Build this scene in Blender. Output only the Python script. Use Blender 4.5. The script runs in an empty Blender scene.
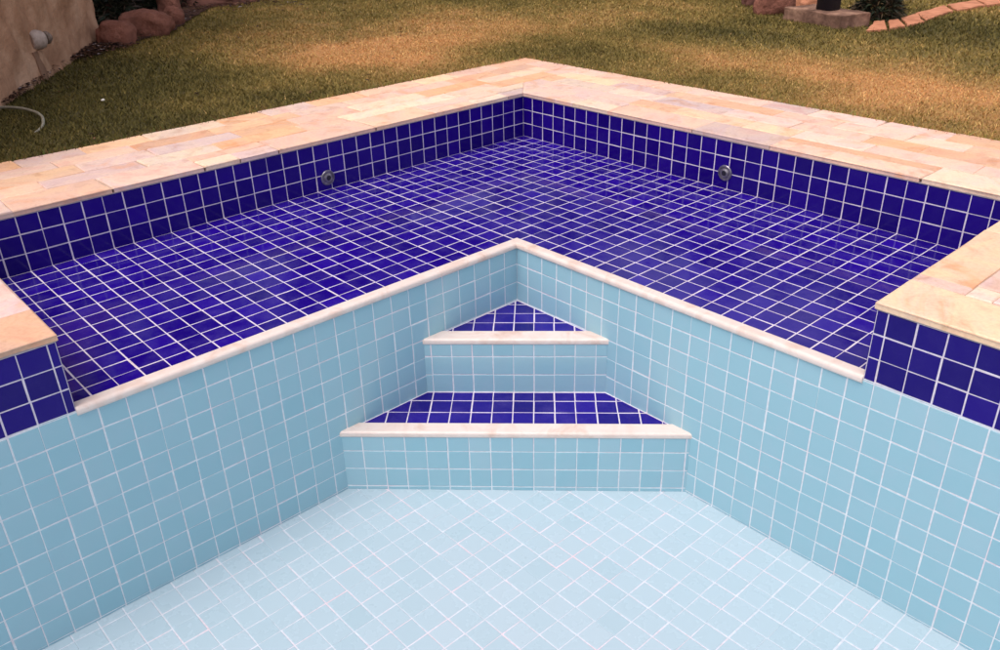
import bpy, bmesh, math, random
from mathutils import Vector, Matrix, noise
random.seed(11)
T = 0.1                       # one tile pitch in metres; the layout below is in tile units
C = bpy.context.scene
col = C.collection

# ------------------------------------------------------------------ layout (tile units)
H = 2.784                     # height of the shallow walls
A_, B_ = 14.262, 14.247       # widths of the two arms of the shallow ledge
XE, YE = 35.66, 32.37         # where the ledge ends
X2, Y2 = 60.2, 60.7           # far (camera side) walls of the deep pool
D = 9.15                      # depth of the deep floor below the ledge
Z1, Z2 = -3.10, -5.96         # step levels
W = 8.9                       # deck width
DT = H + 0.30                 # deck top
G = H - 0.02                  # lawn soil level
R2 = math.sqrt(2)

# ------------------------------------------------------------------ helpers
def link(o, parent=None):
    col.objects.link(o)
    if parent is not None: o.parent = parent
    return o
def mesh_obj(name, verts, faces, mats, parent=None, fm=None, tint=None, smooth=False):
    """verts in tile units; tint: one (r,g,b) per face"""
    me = bpy.data.meshes.new(name)
    me.from_pydata([(v[0]*T, v[1]*T, v[2]*T) for v in verts], [], faces)
    for m in mats: me.materials.append(m)
    if fm: me.polygons.foreach_set('material_index', fm)
    if tint:
        at = me.color_attributes.new('tint', 'FLOAT_COLOR', 'CORNER')
        buf = []
        for p, t in zip(me.polygons, tint):
            buf.extend((t[0], t[1], t[2], 1.0) * p.loop_total)
        at.data.foreach_set('color', buf)
    if smooth: me.polygons.foreach_set('use_smooth', [True]*len(me.polygons))
    me.update()
    o = bpy.data.objects.new(name, me)
    return link(o, parent)
def thing(o, label, cat, group=None):
    o['label'] = label; o['category'] = cat
    if group: o['group'] = group
    return o
def structure(o, kind='structure', label=None, cat=None):
    o['kind'] = kind
    if label: o['label'] = label
    if cat: o['category'] = cat
    return o
def empty(name, loc=(0, 0, 0)):
    o = bpy.data.objects.new(name, None); o.location = [c*T for c in loc]
    o.empty_display_size = .1
    return link(o)

def clip(poly, nx, ny, c):      # keep nx*x+ny*y <= c
    out = []
    n = len(poly)
    for i in range(n):
        a, b = poly[i], poly[(i+1) % n]
        da, db = nx*a[0]+ny*a[1]-c, nx*b[0]+ny*b[1]-c
        if da <= 0: out.append(a)
        if (da < 0 < db) or (db < 0 < da):
            t = da/(da-db); out.append((a[0]+(b[0]-a[0])*t, a[1]+(b[1]-a[1])*t))
    return out
def area(p):
    return .5*sum(p[i][0]*p[(i+1) % len(p)][1]-p[(i+1) % len(p)][0]*p[i][1] for i in range(len(p)))
def clip_region(poly, region, inset):   # region convex CCW
    n = len(region)
    for i in range(n):
        a, b = region[i], region[(i+1) % n]
        dx, dy = b[0]-a[0], b[1]-a[1]; L = math.hypot(dx, dy)
        nx, ny = dy/L, -dx/L
        poly = clip(poly, nx, ny, nx*a[0]+ny*a[1]-inset)
        if len(poly) < 3: return []
    return poly
def clean(poly, e=1e-4):
    out = []
    for p in poly:
        if not out or math.hypot(p[0]-out[-1][0], p[1]-out[-1][1]) > e: out.append(p)
    if len(out) > 1 and math.hypot(out[0][0]-out[-1][0], out[0][1]-out[-1][1]) < e: out.pop()
    return out

def tiles(name, O, U, V, regions, grid, mat, grout, parent, gap=.054, th=.022, bev=.022, jit=.007,
          tilt=.0042, tone=.085, low=.009, odd=0.0, edge=.022):
    """Real bevelled tiles over a bed of grout. regions: convex CCW polygons in (u,v).
       grid = (pitch u, phase u, pitch v, phase v)."""
    O, U, V = Vector(O), Vector(U), Vector(V); N = U.cross(V)
    vs, fs, fm, tn = [], [], [], []
    def P(u, v, n): return O+U*u+V*v+N*n
    for reg in regions:
        if area(reg) < 0: reg = reg[::-1]
        i0 = len(vs)
        for (u, v) in reg: vs.append(P(u, v, low))
        fs.append(list(range(i0, len(vs)))); fm.append(1); tn.append((.5, .5, .5))
        pu, ou, pv, ov = grid
        umin, umax = min(p[0] for p in reg), max(p[0] for p in reg)
        vmin, vmax = min(p[1] for p in reg), max(p[1] for p in reg)
        for i in range(math.floor((umin-ou)/pu), math.ceil((umax-ou)/pu)+1):
            for j in range(math.floor((vmin-ov)/pv), math.ceil((vmax-ov)/pv)+1):
                ju, jv = random.gauss(0, jit), random.gauss(0, jit)
                u0, v0 = ou+i*pu+gap/2+ju, ov+j*pv+gap/2+jv
                u1, v1 = u0+pu-gap, v0+pv-gap
                rj = random.gauss(0, jit*.5)
                q = [(u0, v0+rj), (u1, v0-rj), (u1, v1-rj), (u0, v1+rj)]
                q = clean(clip_region(q, reg, edge))
                if len(q) < 3 or area(q) < .004: continue
                cx = sum(p[0] for p in q)/len(q); cy = sum(p[1] for p in q)/len(q)
                tx, ty = random.gauss(0, tilt), random.gauss(0, tilt)
                base = random.gauss(0, .0012)
                k = len(vs); n = len(q)
                ins = []
                for (u, v) in q:
                    du, dv = cx-u, cy-v; L = math.hypot(du, dv)+1e-6
                    s = min(.45, bev*1.4/L); ins.append((u+du*s, v+dv*s))
                hgt = lambda u, v: th+base+(u-cx)*tx+(v-cy)*ty
                for (u, v) in q: vs.append(P(u, v, low-.004))
                for (u, v) in q: vs.append(P(u, v, hgt(u, v)-bev*.45))
                for (u, v) in ins: vs.append(P(u, v, hgt(u, v)))
                b = random.gauss(0, tone); h = random.gauss(0, tone)
                if random.random() < odd: b -= .25
                t = (min(1, max(0, .5+b)), min(1, max(0, .5+h)), random.random())
                for a in range(n):
                    c = (a+1) % n
                    fs.append((k+a, k+c, k+n+c, k+n+a)); fm.append(0); tn.append(t)
                    fs.append((k+n+a, k+n+c, k+2*n+c, k+2*n+a)); fm.append(0); tn.append(t)
                fs.append([k+2*n+a for a in range(n)]); fm.append(0); tn.append(t)
    return mesh_obj(name, vs, fs, [mat, grout], parent, fm, tn)

def rect(u0, v0, u1, v1): return [(u0, v0), (u1, v0), (u1, v1), (u0, v1)]

# ------------------------------------------------------------------ materials
def new_mat(name):
    m = bpy.data.materials.new(name); m.use_nodes = True
    nt = m.node_tree; nt.nodes.clear()
    out = nt.nodes.new('ShaderNodeOutputMaterial'); b = nt.nodes.new('ShaderNodeBsdfPrincipled')
    nt.links.new(b.outputs[0], out.inputs[0])
    return m, nt, b
def nd(nt, t, **kw):
    n = nt.nodes.new(t)
    for k, v in kw.items(): setattr(n, k, v)
    return n
def noise_tex(nt, scale, detail=4, rough=.55, stretch=None, dist=0):
    tc = nd(nt, 'ShaderNodeTexCoord'); n = nd(nt, 'ShaderNodeTexNoise')
    n.inputs['Scale'].default_value = scale; n.inputs['Detail'].default_value = detail
    n.inputs['Roughness'].default_value = rough; n.inputs['Distortion'].default_value = dist
    if stretch:
        mp = nd(nt, 'ShaderNodeMapping'); mp.inputs['Scale'].default_value = stretch
        nt.links.new(tc.outputs['Object'], mp.inputs[0]); nt.links.new(mp.outputs[0], n.inputs[0])
    else: nt.links.new(tc.outputs['Object'], n.inputs[0])
    return n.outputs[0]
def ramp(nt, fac, stops, interp='LINEAR'):
    r = nd(nt, 'ShaderNodeValToRGB'); r.color_ramp.interpolation = interp
    e = r.color_ramp.elements
    while len(e) < len(stops): e.new(.5)
    for k, (p, c) in enumerate(stops):
        e[k].position = p; e[k].color = (*c, 1) if len(c) == 3 else c
    nt.links.new(fac, r.inputs[0]); return r.outputs[0]
def mix(nt, fac, a, b, mode='MIX'):
    m = nd(nt, 'ShaderNodeMix', data_type='RGBA', blend_type=mode)
    for sock, v in ((m.inputs[0], fac), (m.inputs[6], a), (m.inputs[7], b)):
        if isinstance(v, (int, float)): sock.default_value = v
        elif isinstance(v, tuple): sock.default_value = (*v, 1)
        else: nt.links.new(v, sock)
    return m.outputs[2]
def bump(nt, b, h, strength, dist=.001):
    n = nd(nt, 'ShaderNodeBump'); n.inputs['Strength'].default_value = strength
    n.inputs['Distance'].default_value = dist
    nt.links.new(h, n.inputs['Height']); nt.links.new(n.outputs[0], b.inputs['Normal'])
def attr(nt, name='tint'):
    a = nd(nt, 'ShaderNodeAttribute'); a.attribute_name = name
    s = nd(nt, 'ShaderNodeSeparateColor'); nt.links.new(a.outputs[0], s.inputs[0])
    return a.outputs[0], s.outputs

def glazed(name, ca, cb, cc, rough, film, film_amt, spec=.5):
    m, nt, b = new_mat(name)
    _, s = attr(nt)
    base = ramp(nt, s[0], [(.25, ca), (.5, cb), (.75, cc)])
    n1 = noise_tex(nt, 9, 5, .6)
    f = ramp(nt, n1, [(.45, (0, 0, 0)), (.75, (1, 1, 1))])
    n2 = noise_tex(nt, 120, 3, .7)
    f2 = ramp(nt, n2, [(.5, (0, 0, 0)), (.8, (1, 1, 1))])
    ff = mix(nt, 1.0, f, f2, 'MULTIPLY')
    fs_ = mix(nt, film_amt, (0, 0, 0), mix(nt, .35, ff, f))
    colr = mix(nt, fs_, base, film)
    nt.links.new(colr, b.inputs['Base Color'])
    rr = ramp(nt, n1, [(.3, (rough,)*3), (.8, (rough+.12,)*3)])
    nt.links.new(rr, b.inputs['Roughness'])
    b.inputs['Specular IOR Level'].default_value = spec
    bump(nt, b, noise_tex(nt, 22, 2, .5), .12, .002)
    return m
def grout_mat(name, c1, c2, c3):
    m, nt, b = new_mat(name)
    n = noise_tex(nt, 5, 5, .65)
    c = ramp(nt, n, [(.32, c1), (.5, c2), (.7, c3)])
    n2 = noise_tex(nt, 60, 3)
    c = mix(nt, .25, c, ramp(nt, n2, [(.3, (.45, .4, .42)), (.6, (1, 1, 1))]), 'MULTIPLY')
    nt.links.new(c, b.inputs['Base Color']); b.inputs['Roughness'].default_value = .75
    return m
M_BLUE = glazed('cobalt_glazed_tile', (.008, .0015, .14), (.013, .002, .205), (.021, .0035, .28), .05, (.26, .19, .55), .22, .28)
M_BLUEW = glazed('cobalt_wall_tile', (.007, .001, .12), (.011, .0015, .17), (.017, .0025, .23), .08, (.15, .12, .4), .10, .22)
M_LIGHT = glazed('pale_blue_glazed_tile', (.25, .49, .585), (.30, .525, .61), (.35, .55, .63), .14, (.42, .52, .63), .35)
M_LFLOOR = glazed('pale_blue_floor_tile', (.385, .525, .595), (.42, .55, .62), (.455, .57, .64), .22, (.46, .57, .66), .06)
M_GROUT = grout_mat('white_grout', (.66, .58, .68), (.74, .68, .78), (.70, .60, .64))
M_GROUTL = grout_mat('pale_grout', (.64, .72, .79), (.76, .80, .84), (.80, .70, .76))
M_GROUTF = grout_mat('pool_floor_grout', (.56, .63, .70), (.64, .69, .76), (.74, .60, .66))

def marble_mat():
    m, nt, b = new_mat('white_pink_marble')
    n = noise_tex(nt, 7, 7, .6, dist=.6)
    c = ramp(nt, n, [(.3, (.72, .58, .51)), (.5, (.78, .68, .62)), (.64, (.70, .54, .46)), (.75, (.56, .40, .33))])
    nt.links.new(c, b.inputs['Base Color']); b.inputs['Roughness'].default_value = .35
    bump(nt, b, noise_tex(nt, 90, 3), .15, .001)
    return m
M_MARBLE = marble_mat()

def stone_mat():
    m, nt, b = new_mat('split_quartzite')
    c, s = attr(nt)
    tc = nd(nt, 'ShaderNodeTexCoord'); ad = nd(nt, 'ShaderNodeVectorMath', operation='MULTIPLY_ADD')
    nt.links.new(c, ad.inputs[0]); ad.inputs[1].default_value = (7, 7, 7); nt.links.new(tc.outputs['Object'], ad.inputs[2])
    def nz(sc, de, ro, di):
        n = nd(nt, 'ShaderNodeTexNoise'); n.inputs['Scale'].default_value = sc; n.inputs['Detail'].default_value = de
        n.inputs['Roughness'].default_value = ro; n.inputs['Distortion'].default_value = di
        nt.links.new(ad.outputs[0], n.inputs[0]); return n.outputs[0]
    n1 = nz(2.6, 6, .55, 1.6); n2 = nz(9, 6, .6, .8); n3 = nz(70, 4, .6, 0)
    v = mix(nt, .75, c, ramp(nt, n1, [(.30, (.98, .70, .48)), (.43, (.96, .90, .90)), (.55, (1.06, 1.0, .86)), (.70, (1.0, .74, .66))]), 'MULTIPLY')
    v = mix(nt, .55, v, ramp(nt, n2, [(.3, (.72, .56, .46)), (.46, (1, 1, 1)), (.7, (1.08, 1.02, .98))]), 'MULTIPLY')
    v = mix(nt, .35, v, ramp(nt, n3, [(.3, (.72, .66, .62)), (.6, (1.05, 1.05, 1.05))]), 'MULTIPLY')
    nt.links.new(v, b.inputs['Base Color']); b.inputs['Roughness'].default_value = .62
    h = mix(nt, .35, n2, n3); bump(nt, b, h, .5, .004)
    return m
M_STONE = stone_mat()
def plain(name, c1, c2, scale=12, rough=.85, b_amt=.5, b_dist=.004, detail=6, mid=None, metallic=0, bscale=None):
    m, nt, b = new_mat(name)
    n = noise_tex(nt, scale, detail, .6)
    st = [(.3, c1), (.7, c2)] if mid is None else [(.28, c1), (.5, mid), (.72, c2)]
    nt.links.new(ramp(nt, n, st), b.inputs['Base Color'])
    b.inputs['Roughness'].default_value = rough; b.inputs['Metallic'].default_value = metallic
    if rough > .7: b.inputs['Specular IOR Level'].default_value = .15
    if b_amt: bump(nt, b, noise_tex(nt, bscale or scale*4, 5, .6), b_amt, b_dist)
    return m
M_BED = plain('deck_mortar', (.46, .32, .24), (.60, .44, .34), 20)
M_MORTAR_SHADE = plain('shade_grey_mortar', (.30, .26, .27), (.42, .37, .38), 25)
M_STUCCO = plain('rough_stucco', (.32, .17, .10), (.66, .43, .29), 3.2, .95, 1.0, .03, 8, (.50, .29, .18), bscale=7)
M_STUCCO_G = plain('groove_stucco', (.20, .11, .07), (.34, .20, .13), 6, .95, .6, .01)
M_FITTING = plain('chalky_plastic', (.36, .28, .23), (.56, .46, .40), 30, .6, .3, .002)
M_FITDARK = plain('dark_socket', (.10, .07, .05), (.34, .26, .21), 30, .7, .3, .002)
M_ROCK = plain('red_brown_rock', (.13, .055, .038), (.34, .15, .105), 5, .9, 1, .03, 8, (.24, .10, .07))
M_ROCK2 = plain('dark_red_rock', (.07, .032, .026), (.16, .07, .052), 4, .9, .8, .02, 8)
M_CONC = plain('weathered_concrete', (.06, .032, .022), (.46, .28, .19), 5, .92, .9, .012, 8, (.22, .125, .088))
M_TERRA = plain('terracotta_stone', (.36, .15, .08), (.66, .31, .18), 8, .85, .6, .005, 6, (.54, .23, .13))
M_POST = plain('dark_painted_metal', (.012, .011, .018), (.022, .019, .03), 20, .7, .2, .002)
M_HOSE = plain('grey_green_hose', (.22, .21, .16), (.30, .29, .23), 30, .45, .1, .001)
M_RING = plain('brushed_grey_ring', (.16, .15, .17), (.36, .34, .38), 45, .28, .2, .001, metallic=.7)
M_HOLE = plain('black_nozzle', (.008, .007, .012), (.02, .018, .03), 30, .5, 0)
M_PEBBLE = plain('white_pebble', (.7, .68, .62), (.85, .83, .8), 30, .6, .2)
M_LITTER = None
def vcol_mat(name, rough=.8, trans=0, spec=.2):
    m, nt, b = new_mat(name)
    c, s = attr(nt)
    nt.links.new(c, b.inputs['Base Color']); b.inputs['Roughness'].default_value = rough
    b.inputs['Specular IOR Level'].default_value = spec
    return m
M_GRASS = vcol_mat('grass_blades', .75)
M_LEAF = vcol_mat('shrub_leaves', .6, spec=.3)
M_DRY = vcol_mat('dry_leaves', .85)

def soil_mat():
    m, nt, b = new_mat('lawn_soil')
    c, s = attr(nt)
    n = noise_tex(nt, 40, 6, .7)
    v = mix(nt, .8, c, ramp(nt, n, [(.3, (.55, .5, .45)), (.65, (1.25, 1.2, 1.1))]), 'MULTIPLY')
    nt.links.new(v, b.inputs['Base Color']); b.inputs['Roughness'].default_value = .95
    bump(nt, b, noise_tex(nt, 90, 5, .7), .8, .01)
    return m
M_SOIL = soil_mat()

# ------------------------------------------------------------------ the pool
pool = thing(empty('swimming_pool'), 'empty swimming pool with a cobalt tiled shallow ledge around a pale blue basin', 'swimming pool')
gu, gv = .908, .915
# shallow L floor: two rectangles split on a grid line so no extra joint shows
SX = gu+13
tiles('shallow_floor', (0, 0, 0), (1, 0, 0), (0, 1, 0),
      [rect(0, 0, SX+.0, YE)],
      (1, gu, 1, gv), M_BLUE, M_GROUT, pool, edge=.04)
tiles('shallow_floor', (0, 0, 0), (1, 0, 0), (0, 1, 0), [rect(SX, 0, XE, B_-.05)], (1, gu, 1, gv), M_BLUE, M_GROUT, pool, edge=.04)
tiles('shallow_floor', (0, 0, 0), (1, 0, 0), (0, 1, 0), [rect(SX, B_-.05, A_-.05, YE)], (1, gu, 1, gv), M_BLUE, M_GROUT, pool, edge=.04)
ROW = .93
LX, LY = 5, 5
# shallow walls (left runs along x with its face towards +y, right runs along y with its face towards +x)
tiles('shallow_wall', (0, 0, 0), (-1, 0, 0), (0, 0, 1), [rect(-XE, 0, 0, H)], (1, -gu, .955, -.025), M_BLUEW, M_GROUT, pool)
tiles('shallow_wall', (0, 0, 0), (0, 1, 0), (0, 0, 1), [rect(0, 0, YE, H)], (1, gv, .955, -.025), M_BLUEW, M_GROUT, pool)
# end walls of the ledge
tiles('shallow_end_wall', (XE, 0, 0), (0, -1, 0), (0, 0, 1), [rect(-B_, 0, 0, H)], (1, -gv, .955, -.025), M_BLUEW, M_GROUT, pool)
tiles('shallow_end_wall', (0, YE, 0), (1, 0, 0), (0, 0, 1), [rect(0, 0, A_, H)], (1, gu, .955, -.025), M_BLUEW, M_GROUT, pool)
# blue waterline bands over the deep basin
kr = .928
tiles('waterline_band', (0, B_, 0), (-1, 0, 0), (0, 0, 1), [rect(-X2, 0, -XE, H)], (.9915, -(XE+.285), kr, 0), M_BLUEW, M_GROUT, pool)
tiles('waterline_band', (A_, 0, 0), (0, 1, 0), (0, 0, 1), [rect(YE, 0, Y2, H)], (1.0, YE+.41, kr, 0), M_BLUEW, M_GROUT, pool)
tiles('waterline_band', (X2, 0, 0), (0, -1, 0), (0, 0, 1), [rect(-Y2, 0, -B_, H)], (1, .4, kr, 0), M_BLUEW, M_GROUT, pool)
tiles('waterline_band', (0, Y2, 0), (1, 0, 0), (0, 0, 1), [rect(A_, 0, X2, H)], (1, .4, kr, 0), M_BLUEW, M_GROUT, pool)
# deep walls
tiles('deep_wall', (0, B_, 0), (-1, 0, 0), (0, 0, 1), [rect(-X2, -D, -A_, 0)], (.9915, -(XE+.285), 1, -.05), M_LIGHT, M_GROUTL, pool, gap=.05, jit=.009, tone=.055)
tiles('deep_wall', (A_, 0, 0), (0, 1, 0), (0, 0, 1), [rect(B_, -D, Y2, 0)], (.985, YE+.41, 1, -.05), M_LIGHT, M_GROUTL, pool, gap=.05, jit=.009, tone=.055)
tiles('deep_wall', (X2, 0, 0), (0, -1, 0), (0, 0, 1), [rect(-Y2, -D, -B_, 0)], (1, .4, 1, -.05), M_LIGHT, M_GROUTL, pool, gap=.05)
tiles('deep_wall', (0, Y2, 0), (1, 0, 0), (0, 0, 1), [rect(A_, -D, X2, 0)], (1, .4, 1, -.05), M_LIGHT, M_GROUTL, pool, gap=.05)
tiles('deep_floor', (0, 0, -D), (1, 0, 0), (0, 1, 0), [rect(A_, B_, X2, Y2)], (1, .12, 1, .72), M_LFLOOR, M_GROUTF, pool, gap=.046, jit=.011, tilt=.003, tone=.07)

def profile_strip(name, prof, stations, mats, parent, smooth=True):
    """prof: (n, z) closed profile CCW; stations: functions mapping n to an (x, y) point at each end"""
    vs, fs = [], []
    n = len(prof)
    for st in stations:
        for (a, z) in prof:
            x, y = st(a); vs.append((x, y, z))
    for k in range(len(stations)-1):
        for i in range(n):
            j = (i+1) % n
            fs.append((k*n+i, k*n+j, (k+1)*n+j, (k+1)*n+i))
    fs.append(list(range(n))[::-1]); fs.append(list(range((len(stations)-1)*n, len(stations)*n)))
    o = mesh_obj(name, vs, fs, mats, parent)
    bm = bmesh.new(); bm.from_mesh(o.data); bmesh.ops.recalc_face_normals(bm, faces=bm.faces); bm.to_mesh(o.data); bm.free()
    return o
def nose(back, front, top, bot, r):
    p = [(back, bot), (back, top-.03), (back+.03, top)]
    for k in range(9):
        a = math.pi/2*(1-k/8); p.append((front-r+r*math.cos(a), top-r+r*math.sin(a)))
    for k in range(5):
        a = -math.pi/2*k/4; q = min(r, (top-bot)/2)*.8; p.append((front-q+q*math.cos(a), bot+q+q*math.sin(a)))
    return p
def wob(k, s=.012): return noise.noise(Vector((k*.37, s*100, 3.1)))*s
pr = nose(-.42, .12, .14, -.2, .15)
def seg_stations(axis, a, b, n, mitre_at=None):
    out = []
    for k in range(n+1):
        t = a+(b-a)*k/n
        def st(m, t=t, k=k):
            w = wob(t+(50 if axis else 0)) if 0 < k < n else 0
            if axis == 0:
                x = t if not (k == 0 and mitre_at) else A_+m
                return (x, B_+m+w)
            y = t if not (k == 0 and mitre_at) else B_+m
            return (A_+m+w, y)
        out.append(st)
    return out
profile_strip('coping', pr, seg_stations(0, A_, XE, 24, True), [M_MARBLE], pool)
profile_strip('coping', pr, seg_stations(1, B_, YE, 24, True), [M_MARBLE], pool)

# corner steps: frame at the inner corner, u to the right along the riser, d away from the corner
CU, CN = Vector((-1, 1, 0))/R2, Vector((1, 1, 0))/R2
corner = Vector((A_, B_, 0))
def make_step(d0, dt, dl, dr, z, zb, rows_up):
    # d0 back, dt tile front, dl nosing front, dr riser
    e = .02
    if d0 == 0: reg = [(-dt, -dt), (dt, -dt), (0, 0)]
    else: reg = [(-dt, -dt), (dt, -dt), (d0, -d0), (-d0, -d0)]
    st = tiles('step', corner+Vector((0, 0, z)), CU, -CN, [reg], (.98, -.1, 1, -dt), M_BLUE, M_GROUT, pool, edge=.085)
    tiles('riser', corner+CN*dr+Vector((0, 0, zb)), CU, (0, 0, 1), [rect(-dr, 0, dr, z-zb-.1)], (.98, -.1, 1, rows_up), M_LIGHT, M_GROUTL, st, gap=.05)
    pf = nose(dt-.01, dl, .10, -.22, .12)
    pf = [(a, b+z) for a, b in pf]
    def end(s):
        def f(m):
            p = corner+CN*m+CU*(s*m); return (p.x, p.y)
        return f
    profile_strip('nosing', pf, [end(-1), end(1)], [M_MARBLE], st)
    return st
make_step(0, 3.56, 4.42, 4.36, Z1, Z2, 0.0)
make_step(4.36, 7.18, 7.96, 7.90, Z2, -D, .22)

# wall inlets
def make_inlet(loc, nrm):
    N = Vector(nrm); Zv = Vector((0, 0, 1)); S = Zv.cross(N)
    def lathe(name, prof, mat, parent, seg=28, off=(0, 0)):
        vs, fs = [], []
        for (r, h) in prof:
            for k in range(seg):
                a = 2*math.pi*k/seg
                p = Vector(loc)+N*h+S*(r*math.cos(a)+off[0])+Zv*(r*math.sin(a)+off[1]); vs.append(p)
        for i in range(len(prof)-1):
            for k in range(seg):
                k2 = (k+1) % seg
                fs.append((i*seg+k, i*seg+k2, (i+1)*seg+k2, (i+1)*seg+k))
        if prof[-1][0] > 1e-6: fs.append([(len(prof)-1)*seg+k for k in range(seg)])
        o = mesh_obj(name, vs, fs, [mat], parent)
        bm = bmesh.new(); bm.from_mesh(o.data); bmesh.ops.recalc_face_normals(bm, faces=bm.faces); bm.to_mesh(o.data); bm.free()
        return o
    fl = lathe('inlet', [(.46, 0), (.455, .04), (.43, .07), (.37, .075), (.35, .02), (.28, .02), (.27, .06), (.25, .07)], M_RING, pool)
    lathe('nozzle_ball', [(.25, .05), (.24, .09), (.19, .12), (.135, .13), (.13, .06)], M_RING, fl)
    lathe('nozzle_hole', [(.15, .10), (.15, .133), (.13, .136)], M_HOLE, fl)
    # two lugs that show as bright glints
    for sgn in (-1, 1):
        vs, fs = [], []
        for (a, h) in ((.17, .12), (.17, .16), (.24, .15), (.24, .09)):
            for w in (-.06, .06):
                vs.append(Vector(loc)+N*h+S*(sgn*a*.7+w)+Zv*(-sgn*a*.7+w))
        fs = [(0, 1, 3, 2), (2, 3, 5, 4), (4, 5, 7, 6), (0, 2, 4, 6), (1, 7, 5, 3)]
        mesh_obj('lug', vs, fs, [M_RING], fl)
make_inlet((16.15, 0.022, .74), (0, 1, 0))
make_inlet((0.022, 16.7, .94), (1, 0, 0))

# ------------------------------------------------------------------ stone deck
STONES = [(.82, .58, .43), (.83, .63, .45), (.80, .57, .47), (.76, .59, .53), (.78, .50, .32), (.84, .67, .53), (.72, .55, .51), (.83, .58, .40), (.82, .62, .53), (.82, .58, .46), (.74, .48, .34), (.68, .54, .51), (.84, .70, .56), (.80, .66, .54)]
dv, df, dm, dt_ = [], [], [], []
def stone(poly, O, U, V, top, thick, colr, bev=.05):
    poly = clean(poly)
    if len(poly) < 3 or abs(area(poly)) < .05: return
    if area(poly) < 0: poly = poly[::-1]
    n = len(poly); k = len(dv)
    cx = sum(p[0] for p in poly)/n; cy = sum(p[1] for p in poly)/n
    flip = (Vector(U).cross(Vector(V))).z < 0
    dz = random.gauss(0, .012)
    tx, ty = random.gauss(0, .003), random.gauss(0, .003)
    def P(u, v, z):
        p = Vector(O)+Vector(U)*u+Vector(V)*v; return (p.x, p.y, z)
    for (u, v) in poly: dv.append(P(u, v, top-thick))
    for (u, v) in poly: dv.append(P(u, v, top-bev*.8+dz))
    for (u, v) in poly:
        du, dw = cx-u, cy-v; L = math.hypot(du, dw)
        s = min(.4, bev*1.4/L); dv.append(P(u+du*s, v+dw*s, top+dz+(u-cx)*tx+(v-cy)*ty))
    F = []
    for a in range(n):
        c = (a+1) % n
        F.append((k+a, k+c, k+n+c, k+n+a)); F.append((k+n+a, k+n+c, k+2*n+c, k+2*n+a))
    F.append([k+2*n+a for a in range(n)]); F.append([k+a for a in range(n)][::-1])
    for f in F:
        df.append(tuple(f)[::-1] if flip else f); dm.append(0); dt_.append(colr)
def roughen(poly, amt, step=1.1):
    out = []
    n = len(poly)
    for i in range(n):
        a, b = poly[i], poly[(i+1) % n]
        L = math.hypot(b[0]-a[0], b[1]-a[1]); m = max(1, int(L/step))
        nx, ny = (b[1]-a[1])/(L+1e-9), -(b[0]-a[0])/(L+1e-9)
        for k in range(m):
            t = k/m; w = random.gauss(0, amt) if k else 0
            out.append((a[0]+(b[0]-a[0])*t-nx*abs(w), a[1]+(b[1]-a[1])*t-ny*abs(w)))
    return out
def lay(region, O, U, V, rows, L0, L1, gap=.04, outer_rough=True):
    """rows of stones running along u, v = distance from the pool edge"""
    if area(region) < 0: region = region[::-1]
    umin, umax = min(p[0] for p in region), max(p[0] for p in region)
    for r in range(len(rows)-1):
        u = umin-random.uniform(0, 3)
        while u < umax:
            L = random.uniform(L0, L1); va, vb = rows[r], rows[r+1]
            cuts = [(va, vb)]
            if vb-va > 1.9 and random.random() < .28:
                m = va+(vb-va)*random.uniform(.3, .7); cuts = [(va, m), (m, vb)]
            for (a, b) in cuts:
                uu = [(u, u+L)]
                if len(cuts) == 2 and L > 4 and random.random() < .5:
                    c = random.uniform(.35, .65)*L; uu = [(u, u+c), (u+c, u+L)]
                for (p0, p1) in uu:
                    g = gap/2; sk = random.gauss(0, .05)
                    q = [(p0+g, a+g), (p1-g+sk, a+g), (p1-g, b-g), (p0+g+sk, b-g)]
                    q = clip_region(q, region, 0)
                    if len(q) < 3: continue
                    q = clean(q)
                    if len(q) < 3 or area(q) < .1: continue
                    c = random.choice(STONES); s = random.uniform(.9, 1.08); w = random.gauss(0, .012)
                    stone(roughen(q, .018), O, U, V, DT, .26, (c[0]*s+w, c[1]*s, c[2]*s-w))
            u += L
def bed(region, O, U, V):
    k = len(dv)
    for (u, v) in region:
        p = Vector(O)+Vector(U)*u+Vector(V)*v; dv.append((p.x, p.y, DT-.06))
    f = [k+i for i in range(len(region))]
    if Vector(U).cross(Vector(V)).z*area(region) < 0: f = f[::-1]
    df.append(f); dm.append(1); dt_.append((.5, .5, .5))
ov = .09
FAR = 78
# left strip: u=x, v=-(y)+ov
def strip(O, U, V, region, rows, L0=3.2, L1=7.5):
    lay(region, O, U, V, rows, L0, L1)
    bed([(min(max(u, region[0][0]-99), 99), v) for u, v in region], O, U, V)
rowsW = [0, 2.3, 3.9, 5.6, 7.2, W+ov]
m1 = 2.3
for (O_, U_, V_) in (((0, ov, 0), (1, 0, 0), (0, -1, 0)), ((ov, 0, 0), (0, 1, 0), (-1, 0, 0))):
    strip(O_, U_, V_, [(ov, 0), (FAR, 0), (FAR, m1), (ov-m1, m1)], rowsW[:2], 4, 8.5)
strip((0, ov, 0), (1, 0, 0), (0, -1, 0), rect(-W, m1, FAR, W+ov), rowsW[1:], 2.8, 6)
strip((ov, 0, 0), (0, 1, 0), (-1, 0, 0), rect(ov-m1, m1, FAR, W+ov), rowsW[1:], 2.8, 6)
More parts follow.
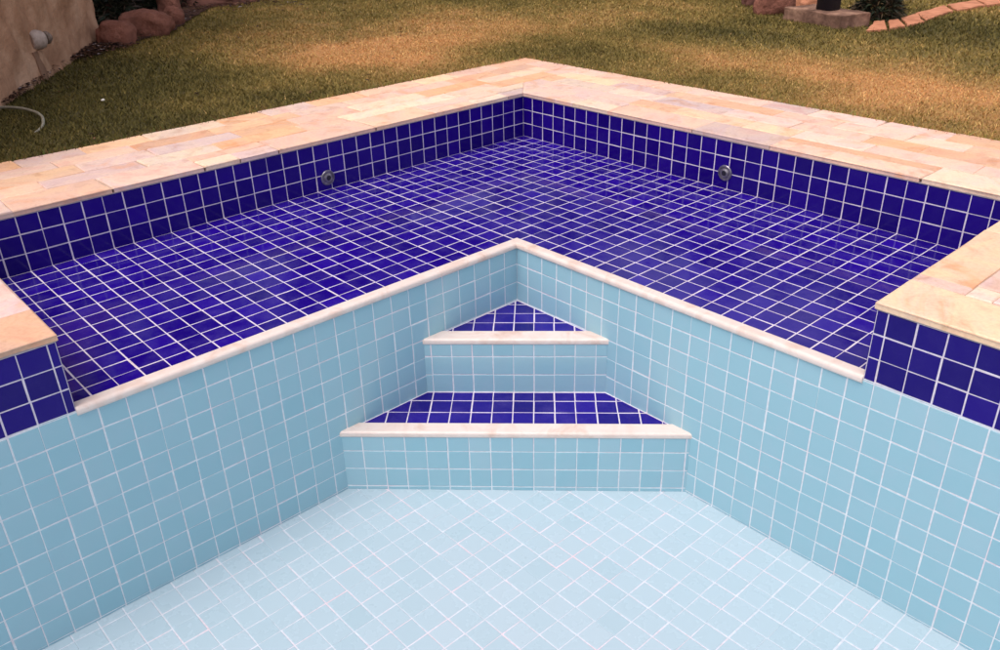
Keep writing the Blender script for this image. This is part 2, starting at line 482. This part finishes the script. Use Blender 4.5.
# end blocks: a bigger stone row on the deep side, the rest laid across
rb = [0, 2.7]
strip((0, B_+ov, 0), (1, 0, 0), (0, -1, 0), rect(XE-ov, 0, FAR, 2.7), rb, 4, 7)
strip((A_+ov, 0, 0), (0, 1, 0), (-1, 0, 0), rect(YE-ov, 0, FAR, 2.7), rb, 4, 8)
rc = [0, 1.9, 2.8, 4.5, 5.3, 7.1, 8.9, 10.6, 12.4, 15, 18, 21, 24, 27, 30, 34, 38, 42, 46]
strip((XE-ov, 0, 0), (0, 1, 0), (1, 0, 0), rect(ov, 0, B_+ov-2.7, FAR-XE+ov), rc)
strip((0, YE-ov, 0), (1, 0, 0), (0, 1, 0), rect(ov, 0, A_+ov-2.7, FAR-YE+ov), rc)
rd = [0, 3, 6, 9, 12, 15, 18, 22]
strip((X2-ov, 0, 0), (0, 1, 0), (1, 0, 0), rect(B_+ov, 0, FAR, FAR-X2+ov), rd)
strip((0, Y2-ov, 0), (1, 0, 0), (0, 1, 0), rect(A_+ov, 0, X2-ov, FAR-Y2+ov), rd)
deck = mesh_obj('pool_deck', dv, df, [M_STONE, M_BED], None, dm, dt_)
structure(deck, 'structure')
# mortar bedding under the stone edge, greyed to paint in its shaded underside
def rim(x0, y0, x1, y1):
    bm = bmesh.new(); r = bmesh.ops.create_cube(bm, size=1)
    for v in bm.verts:
        v.co = Vector(((x0+(v.co.x+.5)*(x1-x0))*T, (y0+(v.co.y+.5)*(y1-y0))*T, (H-.0+(v.co.z+.5)*.055-.0)*T))
    me = bpy.data.meshes.new('shaded_mortar_rim'); bm.to_mesh(me); bm.free(); me.materials.append(M_MORTAR_SHADE)
    link(bpy.data.objects.new('shaded_mortar_rim', me), pool)
e = .05
rim(-.6, -.6, XE+.1, e); rim(-.6, e+.003, e, YE+.1)
rim(XE-e, e+.003, X2+.5, B_+e); rim(e+.003, YE-e, A_+e, Y2+.5)
rim(X2-e, B_+e+.003, X2+.5, Y2+.5); rim(A_+e+.003, Y2-e, X2-e-.003, Y2+.5)

# ------------------------------------------------------------------ lawn
polys = [[(-39.58, 5.07), (-41.18, 6.11), (-45.57, 3.71), (-44.4, 3.27)],
 [(-41.56, 6.3), (-43.85, 6.58), (-46.99, 4.44), (-45.8, 4.0)],
 [(-44.59, 6.6), (-47.57, 6.73), (-51.88, 4.02), (-47.98, 4.3)],
 [(-48.97, 6.5), (-56.0, 5.9), (-59.0, 3.74), (-52.68, 3.88)],
 [(-57.03, 6.2), (-62.3, 6.7), (-65.3, 4.5), (-60.32, 3.82)],
 [(-63.09, 6.9), (-68.5, 8.6), (-72.2, 6.2), (-66.12, 4.7)],
 [(-69.2, 8.8), (-75.0, 11.0), (-79, 8.8), (-73.0, 6.3)]]
def inside(q, x, y):
    c = False
    for i in range(len(q)):
        (x1, y1), (x2, y2) = q[i], q[i-1]
        if (y1 > y) != (y2 > y) and x < (x2-x1)*(y-y1)/(y2-y1)+x1: c = not c
    return c
def g2(x, y, cx, cy, sx, sy): return math.exp(-((x-cx)/sx)**2-((y-cy)/sy)**2)
def rotg(x, y, cx, cy, su, sv, ang):
    dx, dy = x-cx, y-cy; c, s = math.cos(ang), math.sin(ang)
    return math.exp(-((dx*c+dy*s)/su)**2-((-dx*s+dy*c)/sv)**2)
def dry_and_shade(x, y):
    n = noise.noise(Vector((x*.07, y*.07, 1.7)))*.28+noise.noise(Vector((x*.21, y*.21, 5.2)))*.20+noise.noise(Vector((x*.8, y*.8, 9.2)))*.14
    d = .42+n
    d += .50*rotg(x, y, -8, -26, 15, 12, -.4)+.40*g2(x, y, 0, -19, 9, 8)+.30*g2(x, y, -22, -34, 9, 9)
    d += .50*rotg(x, y, -19, 8, 7, 16, .0)+.22*g2(x, y, -20, 22, 9, 10)
    d -= .50*g2(x, y, 22, -26, 16, 24)+.30*g2(x, y, -47, 12, 10, 16)+.22*g2(x, y, -14, -8, 8, 7)+.16*g2(x, y, -32, -6, 8, 8)  # left dip: greener grass, deepened to paint in the lawn shade by the wall
    return max(0, min(1, d))
GREEN, OLIVE, STRAW, RUST = (.088, .076, .020), (.25, .185, .050), (.64, .41, .16), (.60, .30, .11)
def lerp(a, b, t): return tuple(a[i]+(b[i]-a[i])*t for i in range(3))
def turf(d, k):
    c = lerp(GREEN, OLIVE, min(1, d*2)) if d < .5 else lerp(OLIVE, RUST if k < .45 else STRAW, (d-.5)*2)
    return c
def soilc(x, y):
    d = dry_and_shade(x, y)
    c = turf(d, .4); return tuple(v*.8 for v in c)
def gz(x, y): return G+noise.noise(Vector((x*.05, y*.05, 2)))*.18*min(1, max(0, (max(-W-x, -W-y))/6))
gvv, gff, gtt = [], [], []
X0g, Y0g, NG = -92.9, -112.9, 1.0
def gridpatch(x0, x1, y0, y1, st):
    nx, ny = round((x1-x0)/st), round((y1-y0)/st); k = len(gvv)
    cs = []
    for j in range(ny+1):
        for i in range(nx+1):
            x, y = x0+(x1-x0)*i/nx, y0+(y1-y0)*j/ny
            edge = i in (0, nx) or j in (0, ny)
            gvv.append((x, y, G if edge else gz(x, y))); cs.append(soilc(x, y))
    for j in range(ny):
        for i in range(nx):
            a = k+j*(nx+1)+i; gff.append((a, a+1, a+nx+2, a+nx+1)); gtt.append(cs[a-k])
gridpatch(-92.9, -W, -112.9, FAR, 1.0)
gridpatch(-W, FAR, -112.9, -W, 1.0)
BIG = 20000
def far_quad(x0, y0, x1, y1):
    k = len(gvv); gvv.extend([(x0, y0, G), (x1, y0, G), (x1, y1, G), (x0, y1, G)]); gff.append((k, k+1, k+2, k+3)); gtt.append((.07, .06, .018))
far_quad(-BIG, -BIG, -92.9, BIG); far_quad(FAR, -BIG, BIG, BIG); far_quad(-92.9, FAR, FAR, BIG); far_quad(-92.9, -BIG, FAR, -112.9)
lawn = structure(mesh_obj('lawn', gvv, gff, [M_SOIL], None, None, gtt))

# wall line
WP0, WP1 = Vector((26.84, -24.84, 0)), Vector((13.2, -45.15, 0))
WD = (WP1-WP0).normalized(); WN = Vector((-.8302, .5574, 0))
def behind_wall(x, y): return (Vector((x, y, 0))-WP0).dot(WN) < .25

bv, bf, bt = [], [], []
def blade(x, y, z, h, w, colr):
    a = random.uniform(0, 2*math.pi); l = random.uniform(.2, 1.6)*h; b = random.uniform(0, 2*math.pi)
    dx, dy = math.cos(a)*w/2, math.sin(a)*w/2; k = len(bv)
    bv.append((x-dx, y-dy, z-.03)); bv.append((x+dx, y+dy, z-.03)); bv.append((x+math.cos(b)*l, y+math.sin(b)*l, z+h))
    bf.append((k, k+1, k+2)); bt.append(colr)
def in_view(x, y):            # the part of the garden that the photograph looks at, with a margin
    return (y < -W+.3 and x > -W-.3-60) or x < -W+.3
NB = 0
def scatter(x0, x1, y0, y1, dens, hh, ww):
    n = int((x1-x0)*(y1-y0)*dens)
    for _ in range(n):
        x, y = random.uniform(x0, x1), random.uniform(y0, y1)
        if x > 27 and y > -25 and False: continue
        if behind_wall(x, y) and y < -20: continue
        if x < -39 and 3 < y < 9 and any(inside(q, x, y) for q in polys): continue
        d = dry_and_shade(x, y)+random.gauss(0, .13)
        if d > .75 and random.random() < .35: continue
        d = max(0, min(1, d)); k = random.random()
        c = turf(d, k); s = random.uniform(.7, 1.35)
        if random.random() < .012 and d > .3: c = STRAW; s = 1.0
        h = hh*random.uniform(.45, 1.25)*(1-.45*d)
        blade(x, y, gz(x, y), h, ww, (c[0]*s, c[1]*s, c[2]*s))
scatter(-26, 32, -26, -W+.12, 62, .27, .09)
scatter(-26, -W+.12, -W+.12, 32, 62, .27, .09)
scatter(-50, 28, -62, -26, 30, .30, .13)
scatter(-50, -26, -26, 32, 30, .30, .13)
scatter(-80, -50, -62, 24, 16, .36, .18)
scatter(-50, 12, -100, -62, 12, .36, .18)
# fringe that hangs over the stone edge
for _ in range(5200):
    t = random.uniform(-W, 34)
    if random.random() < .5: x, y = t, -W-abs(random.gauss(0, .1))+.04
    else: x, y = -W-abs(random.gauss(0, .1))+.04, t
    d = max(0, min(1, dry_and_shade(x, y)+random.gauss(0, .15))); c = turf(d, random.random())
    blade(x, y, G+.05, random.uniform(.2, .55), .09, tuple(v*random.uniform(.6, 1.3) for v in c))
grass = structure(mesh_obj('grass', bv, bf, [M_GRASS], None, None, bt), 'stuff', 'short patchy green and straw coloured lawn grass around the pool deck', 'grass')

# ------------------------------------------------------------------ garden wall, rocks, shrubs
def wall_obj():
    vs, fs = [], []
    n, m, hgt = 120, 26, 17.0
    s0, s1 = -22.0, (WP1-WP0).length+4.5
    def sh(s, z, side):
        p = WP0+WD*(s0+(s1-s0)*s)
        r = noise.noise(Vector((s*14, z*.35, 4)))*.22+noise.noise(Vector((s*60, z*1.4, 8)))*.08
        foot = .25*math.exp(-z*.9)
        endr = max(0, s-.965)/.035
        off = (r+foot)*(1 if side > 0 else -1) - (0 if side > 0 else 1.6)
        if side > 0: off -= 1.6*endr**2*.5
        q = p+WN*off
        return (q.x, q.y, G-.3+z*(hgt+.3))
    for side in (1, -1):
        for j in range(m+1):
            for i in range(n+1):
                z = j/m
                p = WP0+WD*(s0+(s1-s0)*i/n)
                r = noise.noise(Vector((i*.22, z*7, 4)))*.42+noise.noise(Vector((i*.9, z*26, 8)))*.12
                foot = .3*math.exp(-z*20)
                er = max(0, i/n-.965)/.035
                off = (r+foot - .8*er**2) if side > 0 else (-1.8-r+.8*er**2)
                q = p+WN*off; vs.append((q.x, q.y, G-.3+z*(hgt+.3)))
    N1 = (n+1)*(m+1)
    for j in range(m):
        for i in range(n):
            a = j*(n+1)+i
            fs.append((a, a+1, a+n+2, a+n+1)); b = a+N1; fs.append((b, b+n+1, b+n+2, b+1))
    for i in range(n):
        a = m*(n+1)+i; fs.append((a, a+1, a+1+N1, a+N1))
    for j in range(m):
        a = j*(n+1)+n; fs.append((a, a+N1, a+N1+n+1, a+n+1)); a = j*(n+1); fs.append((a, a+n+1, a+N1+n+1, a+N1))
    o = mesh_obj('garden_wall', vs, fs, [M_STUCCO], None, smooth=True)
    bm = bmesh.new(); bm.from_mesh(o.data); bmesh.ops.recalc_face_normals(bm, faces=bm.faces); bm.to_mesh(o.data); bm.free()
    return o
gw = thing(wall_obj(), 'rough brown stucco garden wall at the edge of the shaded lawn', 'wall')

def cyl_between(name, a, b, prof, mat, parent=None, seg=20):
    """lathe along a->b; prof of (t, r)"""
    a, b = Vector(a), Vector(b); d = (b-a).normalized(); s = d.orthogonal().normalized(); u = d.cross(s); L = (b-a).length
    vs, fs = [], []
    for (t, r) in prof:
        for k in range(seg):
            g = 2*math.pi*k/seg; vs.append(a+d*(t*L)+s*(r*math.cos(g))+u*(r*math.sin(g)))
    for i in range(len(prof)-1):
        for k in range(seg):
            k2 = (k+1) % seg; fs.append((i*seg+k, i*seg+k2, (i+1)*seg+k2, (i+1)*seg+k))
    fs.append(list(range(seg))[::-1]); fs.append([(len(prof)-1)*seg+k for k in range(seg)])
    o = mesh_obj(name, vs, fs, [mat], parent, smooth=False)
    for p in o.data.polygons: p.use_smooth = len(p.vertices) == 4
    return o
fp = Vector((21.25, -33.17, 5.75))
fit = cyl_between('wall_fitting', fp-WN*.3+WD*(-.5), fp+WN*.6+WD*.5, [(0, .70), (.3, .76), (.6, .76), (.8, .68), (.92, .52), (1, .3)], M_FITTING)
thing(fit, 'round chalky grey fitting sticking out of the rough stucco wall', 'wall fitting')
f2 = cyl_between('socket', fp+WN*.45+WD*.75, fp+WN*.7+WD*1.3, [(0, .45), (.5, .5), (.7, .42), (1, .30)], M_FITDARK, fit)
# raised darker strip for the groove running down the wall below the fitting
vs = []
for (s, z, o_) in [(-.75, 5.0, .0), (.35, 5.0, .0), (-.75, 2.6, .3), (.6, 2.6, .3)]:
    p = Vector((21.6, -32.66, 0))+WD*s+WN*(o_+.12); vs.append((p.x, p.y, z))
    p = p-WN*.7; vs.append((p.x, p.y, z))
mesh_obj('groove_strip', vs, [(0, 2, 6, 4), (0, 4, 5, 1), (2, 3, 7, 6), (0, 1, 3, 2), (4, 6, 7, 5)], [M_STUCCO_G], gw)

def rock(name, c, r, seed, mat, label, group, rot=0, flat=.0):
    bm = bmesh.new(); bmesh.ops.create_icosphere(bm, subdivisions=4, radius=1)
    cr, sr = math.cos(rot), math.sin(rot)
    for v in bm.verts:
        p = v.co.copy()
        d = 1+.28*noise.noise(p*1.1+Vector((seed, 0, 0)))+.10*noise.noise(p*3+Vector((0, seed, 0)))+.05*noise.noise(p*8+Vector((0, 0, seed)))-.16*max(0, noise.noise(p*2.2+Vector((seed, seed, 0))))
        q = Vector([math.copysign(abs(t)**.82, t) for t in p])*d
        x, y, z = q.x*r[0], q.y*r[1], q.z*r[2]
        v.co = Vector(((x*cr-y*sr)*T, (x*sr+y*cr)*T, z*T))
    me = bpy.data.meshes.new(name); bm.to_mesh(me); bm.free(); me.materials.append(mat)
    for p in me.polygons: p.use_smooth = True
    o = bpy.data.objects.new(name, me); o.location = [t*T for t in c]; link(o)
    return thing(o, label, 'rock', group)
GR = 'rocks edging the shaded planting bed'
tv = math.atan2(1, -1)  # screen-right direction on the ground
rock('rock', (11.2, -44.2, G+.9), (1.75, 1.4, 1.5), 1.3, M_ROCK, 'rounded red brown rock nearest the stucco wall', GR, tv)
rock('rock', (6.9, -47.6, G+1.0), (2.55, 1.5, 1.6), 4.1, M_ROCK, 'largest oblong red brown rock in the row beside the stucco wall', GR, tv)
rock('rock', (1.8, -52.6, G+.8), (1.15, 1.0, 1.15), 7.7, M_ROCK, 'small pale brown rock at the right end of the row by the wall', GR, tv)
rock('rock', (.6, -56.0, G+1.4), (1.3, 1.2, 2.0), 2.9, M_ROCK, 'upright rock behind the small one, cut by the top edge of the photo', GR, tv)
rock('rock', (-8.5, -67.0, G+.2), (6.2, 3.4, 1.5), 5.5, M_ROCK2, 'low wide dark red rock slab behind the lawn to the right of the rock row', GR, tv)
GR2 = 'rocks behind the concrete block'
rock('rock', (-45.2, -8.4, G+1.1), (2.0, 1.8, 2.0), 9.1, M_ROCK, 'dark reddish rock touching the left end of the concrete block', GR2, tv)
rock('rock', (-49.5, -13.0, G+.3), (1.6, 1.3, 1.1), 3.3, M_ROCK2, 'low rock in the grass to the left of the dark rock by the block', GR2, tv)
rock('rock', (-49.6, -6.3, G+.5), (1.8, 1.4, 1.2), 6.6, M_TERRA, 'pinkish flat rock between the dark rock and the dark post', GR2, tv)

# concrete block and the post on it
Fc = Vector((-39.16, 2.38, 0)); d1 = Vector((-.306, -.952, 0)); d2 = Vector((-.952, .306, 0))
bm = bmesh.new()
NX, NY, NZ = 24, 12, 5
bmesh.ops.create_cube(bm, size=1)
bmesh.ops.subdivide_edges(bm, edges=bm.edges[:], cuts=9, use_grid_fill=True)
for v in bm.verts:
    u, w, z = v.co.x+.5, v.co.y+.5, v.co.z+.5
    p = Fc+d1*(u*7.6)+d2*(w*3.9)+Vector((0, 0, G-.3+z*1.55))
    p += Vector((noise.noise(p*.9), noise.noise(p*.9+Vector((9, 0, 0))), noise.noise(p*.9+Vector((0, 9, 0)))*.7))*.09
    v.co = p*T
bmesh.ops.recalc_face_normals(bm, faces=bm.faces)
me = bpy.data.meshes.new('concrete_block'); bm.to_mesh(me); bm.free(); me.materials.append(M_CONC)
o = link(bpy.data.objects.new('concrete_block', me))
md = o.modifiers.new('b', 'BEVEL'); md.width = .008; md.segments = 2; md.limit_method = 'ANGLE'
thing(o, 'low weathered concrete block lying on the lawn under the dark post', 'block')
pc = Fc+d1*3.9+d2*2.2
zt = G-.3+1.55
pst = cyl_between('post', (pc.x, pc.y, zt), (pc.x, pc.y, zt+13), [(0, 1.12), (.5, 1.08), (1, 1.0)], M_POST)
thing(pst, 'dark navy round post standing on the weathered concrete block', 'post')
cyl_between('post_cap', (pc.x, pc.y, zt+13.02), (pc.x, pc.y, zt+13.5), [(0, 1.2), (.4, 1.2), (.7, .9), (1, .3)], M_POST, pst)

# flat edging stones curving away over the grass
where = ['first flat terracotta edging stone, touching the dark shrub', 'second flat terracotta edging stone counted from the dark shrub',
 'third flat terracotta edging stone counted from the dark shrub', 'fourth and widest flat terracotta edging stone from the dark shrub',
 'fifth flat terracotta edging stone counted from the dark shrub', 'sixth flat terracotta edging stone, at the right edge of the photo',
 'last flat terracotta edging stone, cut off by the corner of the photo']
for q, lab in zip(polys, where):
    if area(q) < 0: q = q[::-1]
    mx = sum(p[0] for p in q)/len(q); my = sum(p[1] for p in q)/len(q)
    q = roughen([(mx+(x-mx)*1.14, my+(y-my)*1.08) for x, y in q], .07, .9)
    vs, fs = [], []
    n = len(q); cx = sum(p[0] for p in q)/n; cy = sum(p[1] for p in q)/n
    vs += [(x, y, G-.3) for x, y in q]+[(x, y, G+.20) for x, y in q]
    vs += [(x+(cx-x)*.06, y+(cy-y)*.06, G+.26+random.gauss(0, .01)) for x, y in q]
    for a in range(n):
        c = (a+1) % n; fs += [(a, c, n+c, n+a), (n+a, n+c, 2*n+c, 2*n+a)]
    fs.append([2*n+a for a in range(n)])
    thing(mesh_obj('edging_stone', vs, fs, [M_TERRA]), lab, 'edging stone', 'flat terracotta edging stones')

def shrub(name, c, rad, hgt, n, label, cols, group=None, leafL=1.0, leafW=.28, spiky=.6):
    root = thing(empty(name, (c[0], c[1], G)), label, 'shrub', group)
    vs, fs, tn = [], [], []
    sv, sf = [], []
    for s in range(9):
        a = random.uniform(0, 6.28); top = Vector((math.cos(a)*rad*.55*random.random(), math.sin(a)*rad*.55*random.random(), hgt*random.uniform(.5, .85)))
        k = len(sv)
        for (t, r) in ((0, .16), (.5, .11), (1, .04)):
            for m in range(6):
                g = m*math.pi/3; p = top*t+Vector((math.cos(g)*r, math.sin(g)*r, -.2 if t == 0 else 0)); sv.append((p.x, p.y, p.z))
        for i in range(2):
            for m in range(6): sf.append((k+i*6+m, k+i*6+(m+1) % 6, k+(i+1)*6+(m+1) % 6, k+(i+1)*6+m))
    for _ in range(n):
        a = random.uniform(0, 6.28); el = math.asin(random.uniform(0, 1)); rr = random.uniform(.35, 1)**.6
        lump = .8+.35*noise.noise(Vector((math.cos(a)*1.7+c[0], math.sin(a)*1.7, el*1.8)))
        p = Vector((math.cos(a)*math.cos(el)*rad*rr*lump, math.sin(a)*math.cos(el)*rad*rr*lump, .15+math.sin(el)*hgt*rr*lump))
        d = Vector((p.x/rad, p.y/rad, p.z/hgt*.8)).normalized()*spiky+Vector((random.gauss(0, .5), random.gauss(0, .5), random.gauss(0, .5)))
        d.normalize(); s = d.orthogonal().normalized(); s.rotate(Matrix.Rotation(random.uniform(0, 6.28), 3, d))
        L = leafL*random.uniform(.6, 1.3); w = leafW*random.uniform(.7, 1.2); k = len(vs); bend = Vector((0, 0, -.18*L))
        vs += [p, p+d*L*.4+s*w/2, p+d*L+bend, p+d*L*.4-s*w/2]
        fs.append((k, k+1, k+2, k+3)); cc = random.choice(cols); q = random.uniform(.6, 1.5); tn.append(tuple(v*q for v in cc))
    mesh_obj('foliage', vs, fs, [M_LEAF], root, None, tn)
    mesh_obj('stems', sv, sf, [M_ROCK2], root)
    return root
DK = [(.012, .018, .010), (.020, .028, .012), (.03, .028, .016), (.045, .03, .02)]
shrub('shrub', (-47.4, 2.2), 2.6, 4.2, 1500, 'dark spiky shrub behind the right end of the concrete block', DK+[(.09, .06, .03)], leafL=1.1, leafW=.2, spiky=.9)
GS = 'dark shrubs in the shaded bed behind the rocks'
shrub('shrub', (8.6, -53.5), 4.3, 10, 3400, 'dark shrub in deep shade against the end of the stucco wall', DK, GS)
shrub('shrub', (3.0, -59.5), 4.6, 11, 3400, 'dark shrub behind the largest rock of the row', DK, GS)
shrub('shrub', (-4.0, -68.5), 4.6, 10, 2600, 'dark shrub behind the upright rock and the red slab', DK, GS)

# unseen trees added to block sky in the tile reflections and shade the rocks
def unseen_tree(x, y, h, rad, lab):
    root = thing(empty('unseen_tree', (x, y, G)), lab, 'unseen_tree', 'unseen trees added for reflections and shade')
    vs, fs = [], []
    def limb(a, b, r0, r1):
        a, b = Vector(a), Vector(b); d = (b-a).normalized(); s_ = d.orthogonal().normalized(); u = d.cross(s_); k = len(vs)
        for (p, r_) in ((a, r0), (a.lerp(b, .5)+Vector((random.gauss(0, .6), random.gauss(0, .6), 0)), (r0+r1)/2), (b, r1)):
            for m in range(8): g = m*math.pi/4; vs.append(p+s_*r_*math.cos(g)+u*r_*math.sin(g))
        for i in range(2):
            for m in range(8): fs.append((k+i*8+m, k+i*8+(m+1) % 8, k+(i+1)*8+(m+1) % 8, k+(i+1)*8+m))
    fork = h*.38; limb((0, 0, -1), (0, 0, fork), 2.0, 1.3)
    cl = []
    for i in range(11):
        a = i*2.4; rr = rad*random.uniform(.35, .8); e = Vector((math.cos(a)*rr, math.sin(a)*rr, h*random.uniform(.42, .9)))
        limb((0, 0, fork-2), e, .8, .2); cl.append((e, rad*random.uniform(.34, .5)))
    mesh_obj('trunk', vs, fs, [M_ROCK2], root)
    lv_, lf_, lt_ = [], [], []
    for _ in range(5200):
        e, cr = random.choice(cl); v = Vector((random.gauss(0, 1), random.gauss(0, 1), random.gauss(0, .8))).normalized()*cr*random.uniform(.4, 1.1)
        p = e+v; d = Vector((random.gauss(0, 1), random.gauss(0, 1), random.gauss(-.3, 1))).normalized(); s_ = d.orthogonal().normalized(); L = random.uniform(1.4, 2.6); k = len(lv_)
        lv_ += [p, p+d*L*.5+s_*L*.28, p+d*L, p+d*L*.5-s_*L*.28]; lf_.append((k, k+1, k+2, k+3))
        q = random.uniform(.6, 1.5); lt_.append((.035*q, .055*q, .018*q))
    mesh_obj('crown', lv_, lf_, [M_LEAF], root, None, lt_)
for i, (a, rd_, h, r_) in enumerate([(256, 178, 66, 20), (246, 182, 82, 23), (236, 166, 72, 21), (227, 178, 88, 24), (217, 170, 59, 17), (207, 160, 60, 17), (196, 166, 74, 21)]):
    a = math.radians(a)
    unseen_tree(41.5+math.cos(a)*rd_, 43+math.sin(a)*rd_, h, r_, 'unseen tall foliage added beyond the lawn to darken tile reflections')

unseen_tree(25, -51, 64, 22, 'unseen broad crown added behind the stucco wall to shade the rocks')  # added out of view so its crown shades the rocks and left lawn

# planting bed soil and litter
def blob_sheet(name, pts, z, mat):
    vs = [(x, y, z) for x, y in pts]; return mesh_obj(name, vs, [list(range(len(vs)))], [mat])
bed_pts = roughen([(13.6, -44.6), (10.0, -44.0), (4.5, -47.5), (-1.5, -55.5), (-8, -64), (-18, -71), (-8, -84), (16, -62), (15.8, -46)][::-1], .3, 1.2)
if area(bed_pts) < 0: bed_pts = bed_pts[::-1]
M_BEDSOIL = plain('dark_bed_soil', (.035, .018, .014), (.09, .042, .03), 8, .95, .9, .02)
structure(blob_sheet('planting_bed_soil', bed_pts, G+.24, M_BEDSOIL))
lv, lf, lt = [], [], []
def litter(x, y, s):
    a = random.uniform(0, 6.28); k = len(lv); z = G+random.uniform(.3, .55)
    c, sn = math.cos(a), math.sin(a)
    for (u, w, h) in ((-1, 0, 0), (0, -.4, .25), (1, 0, random.uniform(0, .4)), (0, .4, .25)):
        lv.append((x+(u*c-w*sn)*s, y+(u*sn+w*c)*s, z+h*s))
    lf.append((k, k+1, k+2, k+3)); q = random.uniform(.4, 1.3)
    base = random.choice([(.10, .045, .03), (.06, .03, .025), (.16, .08, .045), (.045, .022, .02)])
    if random.random() < .04: base = (.42, .36, .36)
    lt.append(tuple(v*q for v in base))
for _ in range(1500):
    t = random.random(); p = Vector((17.6, -40.3, 0)).lerp(Vector((11.5, -44.0, 0)), t)+Vector((random.gauss(0, 1.0), random.gauss(0, 1.3), 0))
    if not behind_wall(p.x-.3, p.y): litter(p.x, p.y, random.uniform(.12, .4))
for _ in range(900):
    t = random.random(); p = WP0.lerp(Vector((17.6, -40.3, 0)), t)+WN*abs(random.gauss(.35, .3)); litter(p.x, p.y, random.uniform(.08, .25))
for _ in range(700):
    p = Vector((-11, -63, 0))+Vector((random.gauss(0, 6), random.gauss(0, 4), 0)); litter(p.x, p.y, random.uniform(.12, .4))
for _ in range(900):
    x, y = random.uniform(-12, 14), random.uniform(-70, -44)
    if inside(bed_pts, x, y): litter(x, y, random.uniform(.15, .45))
for _ in range(160):
    x, y = random.uniform(-50, 26), random.uniform(-55, -10)
    if not behind_wall(x, y): litter(x, y, random.uniform(.1, .28))
structure(mesh_obj('leaf_litter', lv, lf, [M_DRY], None, None, lt), 'stuff', 'dry brown leaves scattered at the foot of the wall and on the lawn', 'leaf litter')

# hose loop
pts = [(40, -17.8, .2), (36, -20.6, .2), (33, -22.9, .25), (30.2, -23.8, .3), (28.6, -23.6, .36), (27.3, -22.9, .42), (26.5, -21.6, .46), (26.1, -20.0, .46), (26.0, -18.6, .42), (26.2, -17.4, .30), (26.7, -16.4, .05), (27.6, -15.9, -.2), (28.6, -15.5, -.3), (30, -15.3, -.4), (34, -14.8, -.4), (40, -14.2, -.4)]
cu = bpy.data.curves.new('garden_hose', 'CURVE'); cu.dimensions = '3D'; cu.bevel_depth = .095*T; cu.bevel_resolution = 3; cu.resolution_u = 8
sp = cu.splines.new('BEZIER'); sp.bezier_points.add(len(pts)-1)
for bp, q in zip(sp.bezier_points, pts):
    bp.co = (q[0]*T, q[1]*T, (G+q[2])*T); bp.handle_left_type = bp.handle_right_type = 'AUTO'
tmp = bpy.data.objects.new('tmp', cu); col.objects.link(tmp)
me = bpy.data.meshes.new_from_object(tmp); bpy.data.objects.remove(tmp); bpy.data.curves.remove(cu)
me.name = 'garden_hose'; me.materials.clear(); me.materials.append(M_HOSE)
for p in me.polygons: p.use_smooth = True
thing(link(bpy.data.objects.new('garden_hose', me)), 'thin pale grey hose looped on the shaded grass beside the wall', 'hose')
bm = bmesh.new(); bmesh.ops.create_icosphere(bm, subdivisions=2, radius=.13*T)
for v in bm.verts: v.co *= 1+.3*noise.noise(v.co*60); v.co.z *= .6
me = bpy.data.meshes.new('pebble'); bm.to_mesh(me); bm.free(); me.materials.append(M_PEBBLE)
o = link(bpy.data.objects.new('pebble', me)); o.location = (21.54*T, -19.6*T, (G+.45)*T)
thing(o, 'tiny white pebble on the green shaded grass', 'pebble')

# ------------------------------------------------------------------ light
world = bpy.data.worlds.new('World'); C.world = world; world.use_nodes = True
nt = world.node_tree; bg = nt.nodes['Background']
sky = nt.nodes.new('ShaderNodeTexSky'); sky.sky_type = 'NISHITA'; sky.sun_disc = False
sdir = Vector((.50, .06, 1.12)).normalized()
sky.sun_elevation = math.asin(sdir.z); sky.sun_rotation = math.atan2(sdir.x, sdir.y)
sky.dust_density = 3; sky.ozone_density = .6
hs = nt.nodes.new('ShaderNodeHueSaturation'); hs.inputs['Saturation'].default_value = .35
nt.links.new(sky.outputs[0], hs.inputs['Color'])
tm = nt.nodes.new('ShaderNodeMix'); tm.data_type = 'RGBA'; tm.blend_type = 'MULTIPLY'; tm.inputs[0].default_value = 1
tm.inputs[7].default_value = (1.0, .93, .96, 1)
nt.links.new(hs.outputs[0], tm.inputs[6]); nt.links.new(tm.outputs[2], bg.inputs[0]); bg.inputs[1].default_value = .15
sun = bpy.data.lights.new('sun', 'SUN'); sun.energy = 1.15; sun.angle = math.radians(40); sun.color = (1, .9, .78)
so = link(bpy.data.objects.new('sun', sun)); so.rotation_euler = (-sdir).to_track_quat('-Z', 'Y').to_euler()

# ------------------------------------------------------------------ camera
yaw, pit, rol = 3.9797, -.4837, -.0250
F = Vector((math.cos(yaw)*math.cos(pit), math.sin(yaw)*math.cos(pit), math.sin(pit)))
Rv = Vector((math.sin(yaw), -math.cos(yaw), 0)); Uv = Rv.cross(F)
Ra = Rv*math.cos(rol)+Uv*math.sin(rol); Ua = Uv*math.cos(rol)-Rv*math.sin(rol)
cd = bpy.data.cameras.new('camera'); cam = link(bpy.data.objects.new('camera', cd))
M = Matrix((Ra, Ua, -F)).transposed().to_4x4(); M.translation = Vector((41.4713, 43.1001, 16.2969))*T
cam.matrix_world = M
cd.sensor_width = 36; cd.lens = 853.4/1000*36; cd.clip_start = .02; cd.clip_end = 6000
C.camera = cam
C.view_settings.view_transform = 'Standard'; C.view_settings.look = 'None'; C.view_settings.exposure = .45; C.view_settings.gamma = 1
C.render.engine = 'CYCLES'
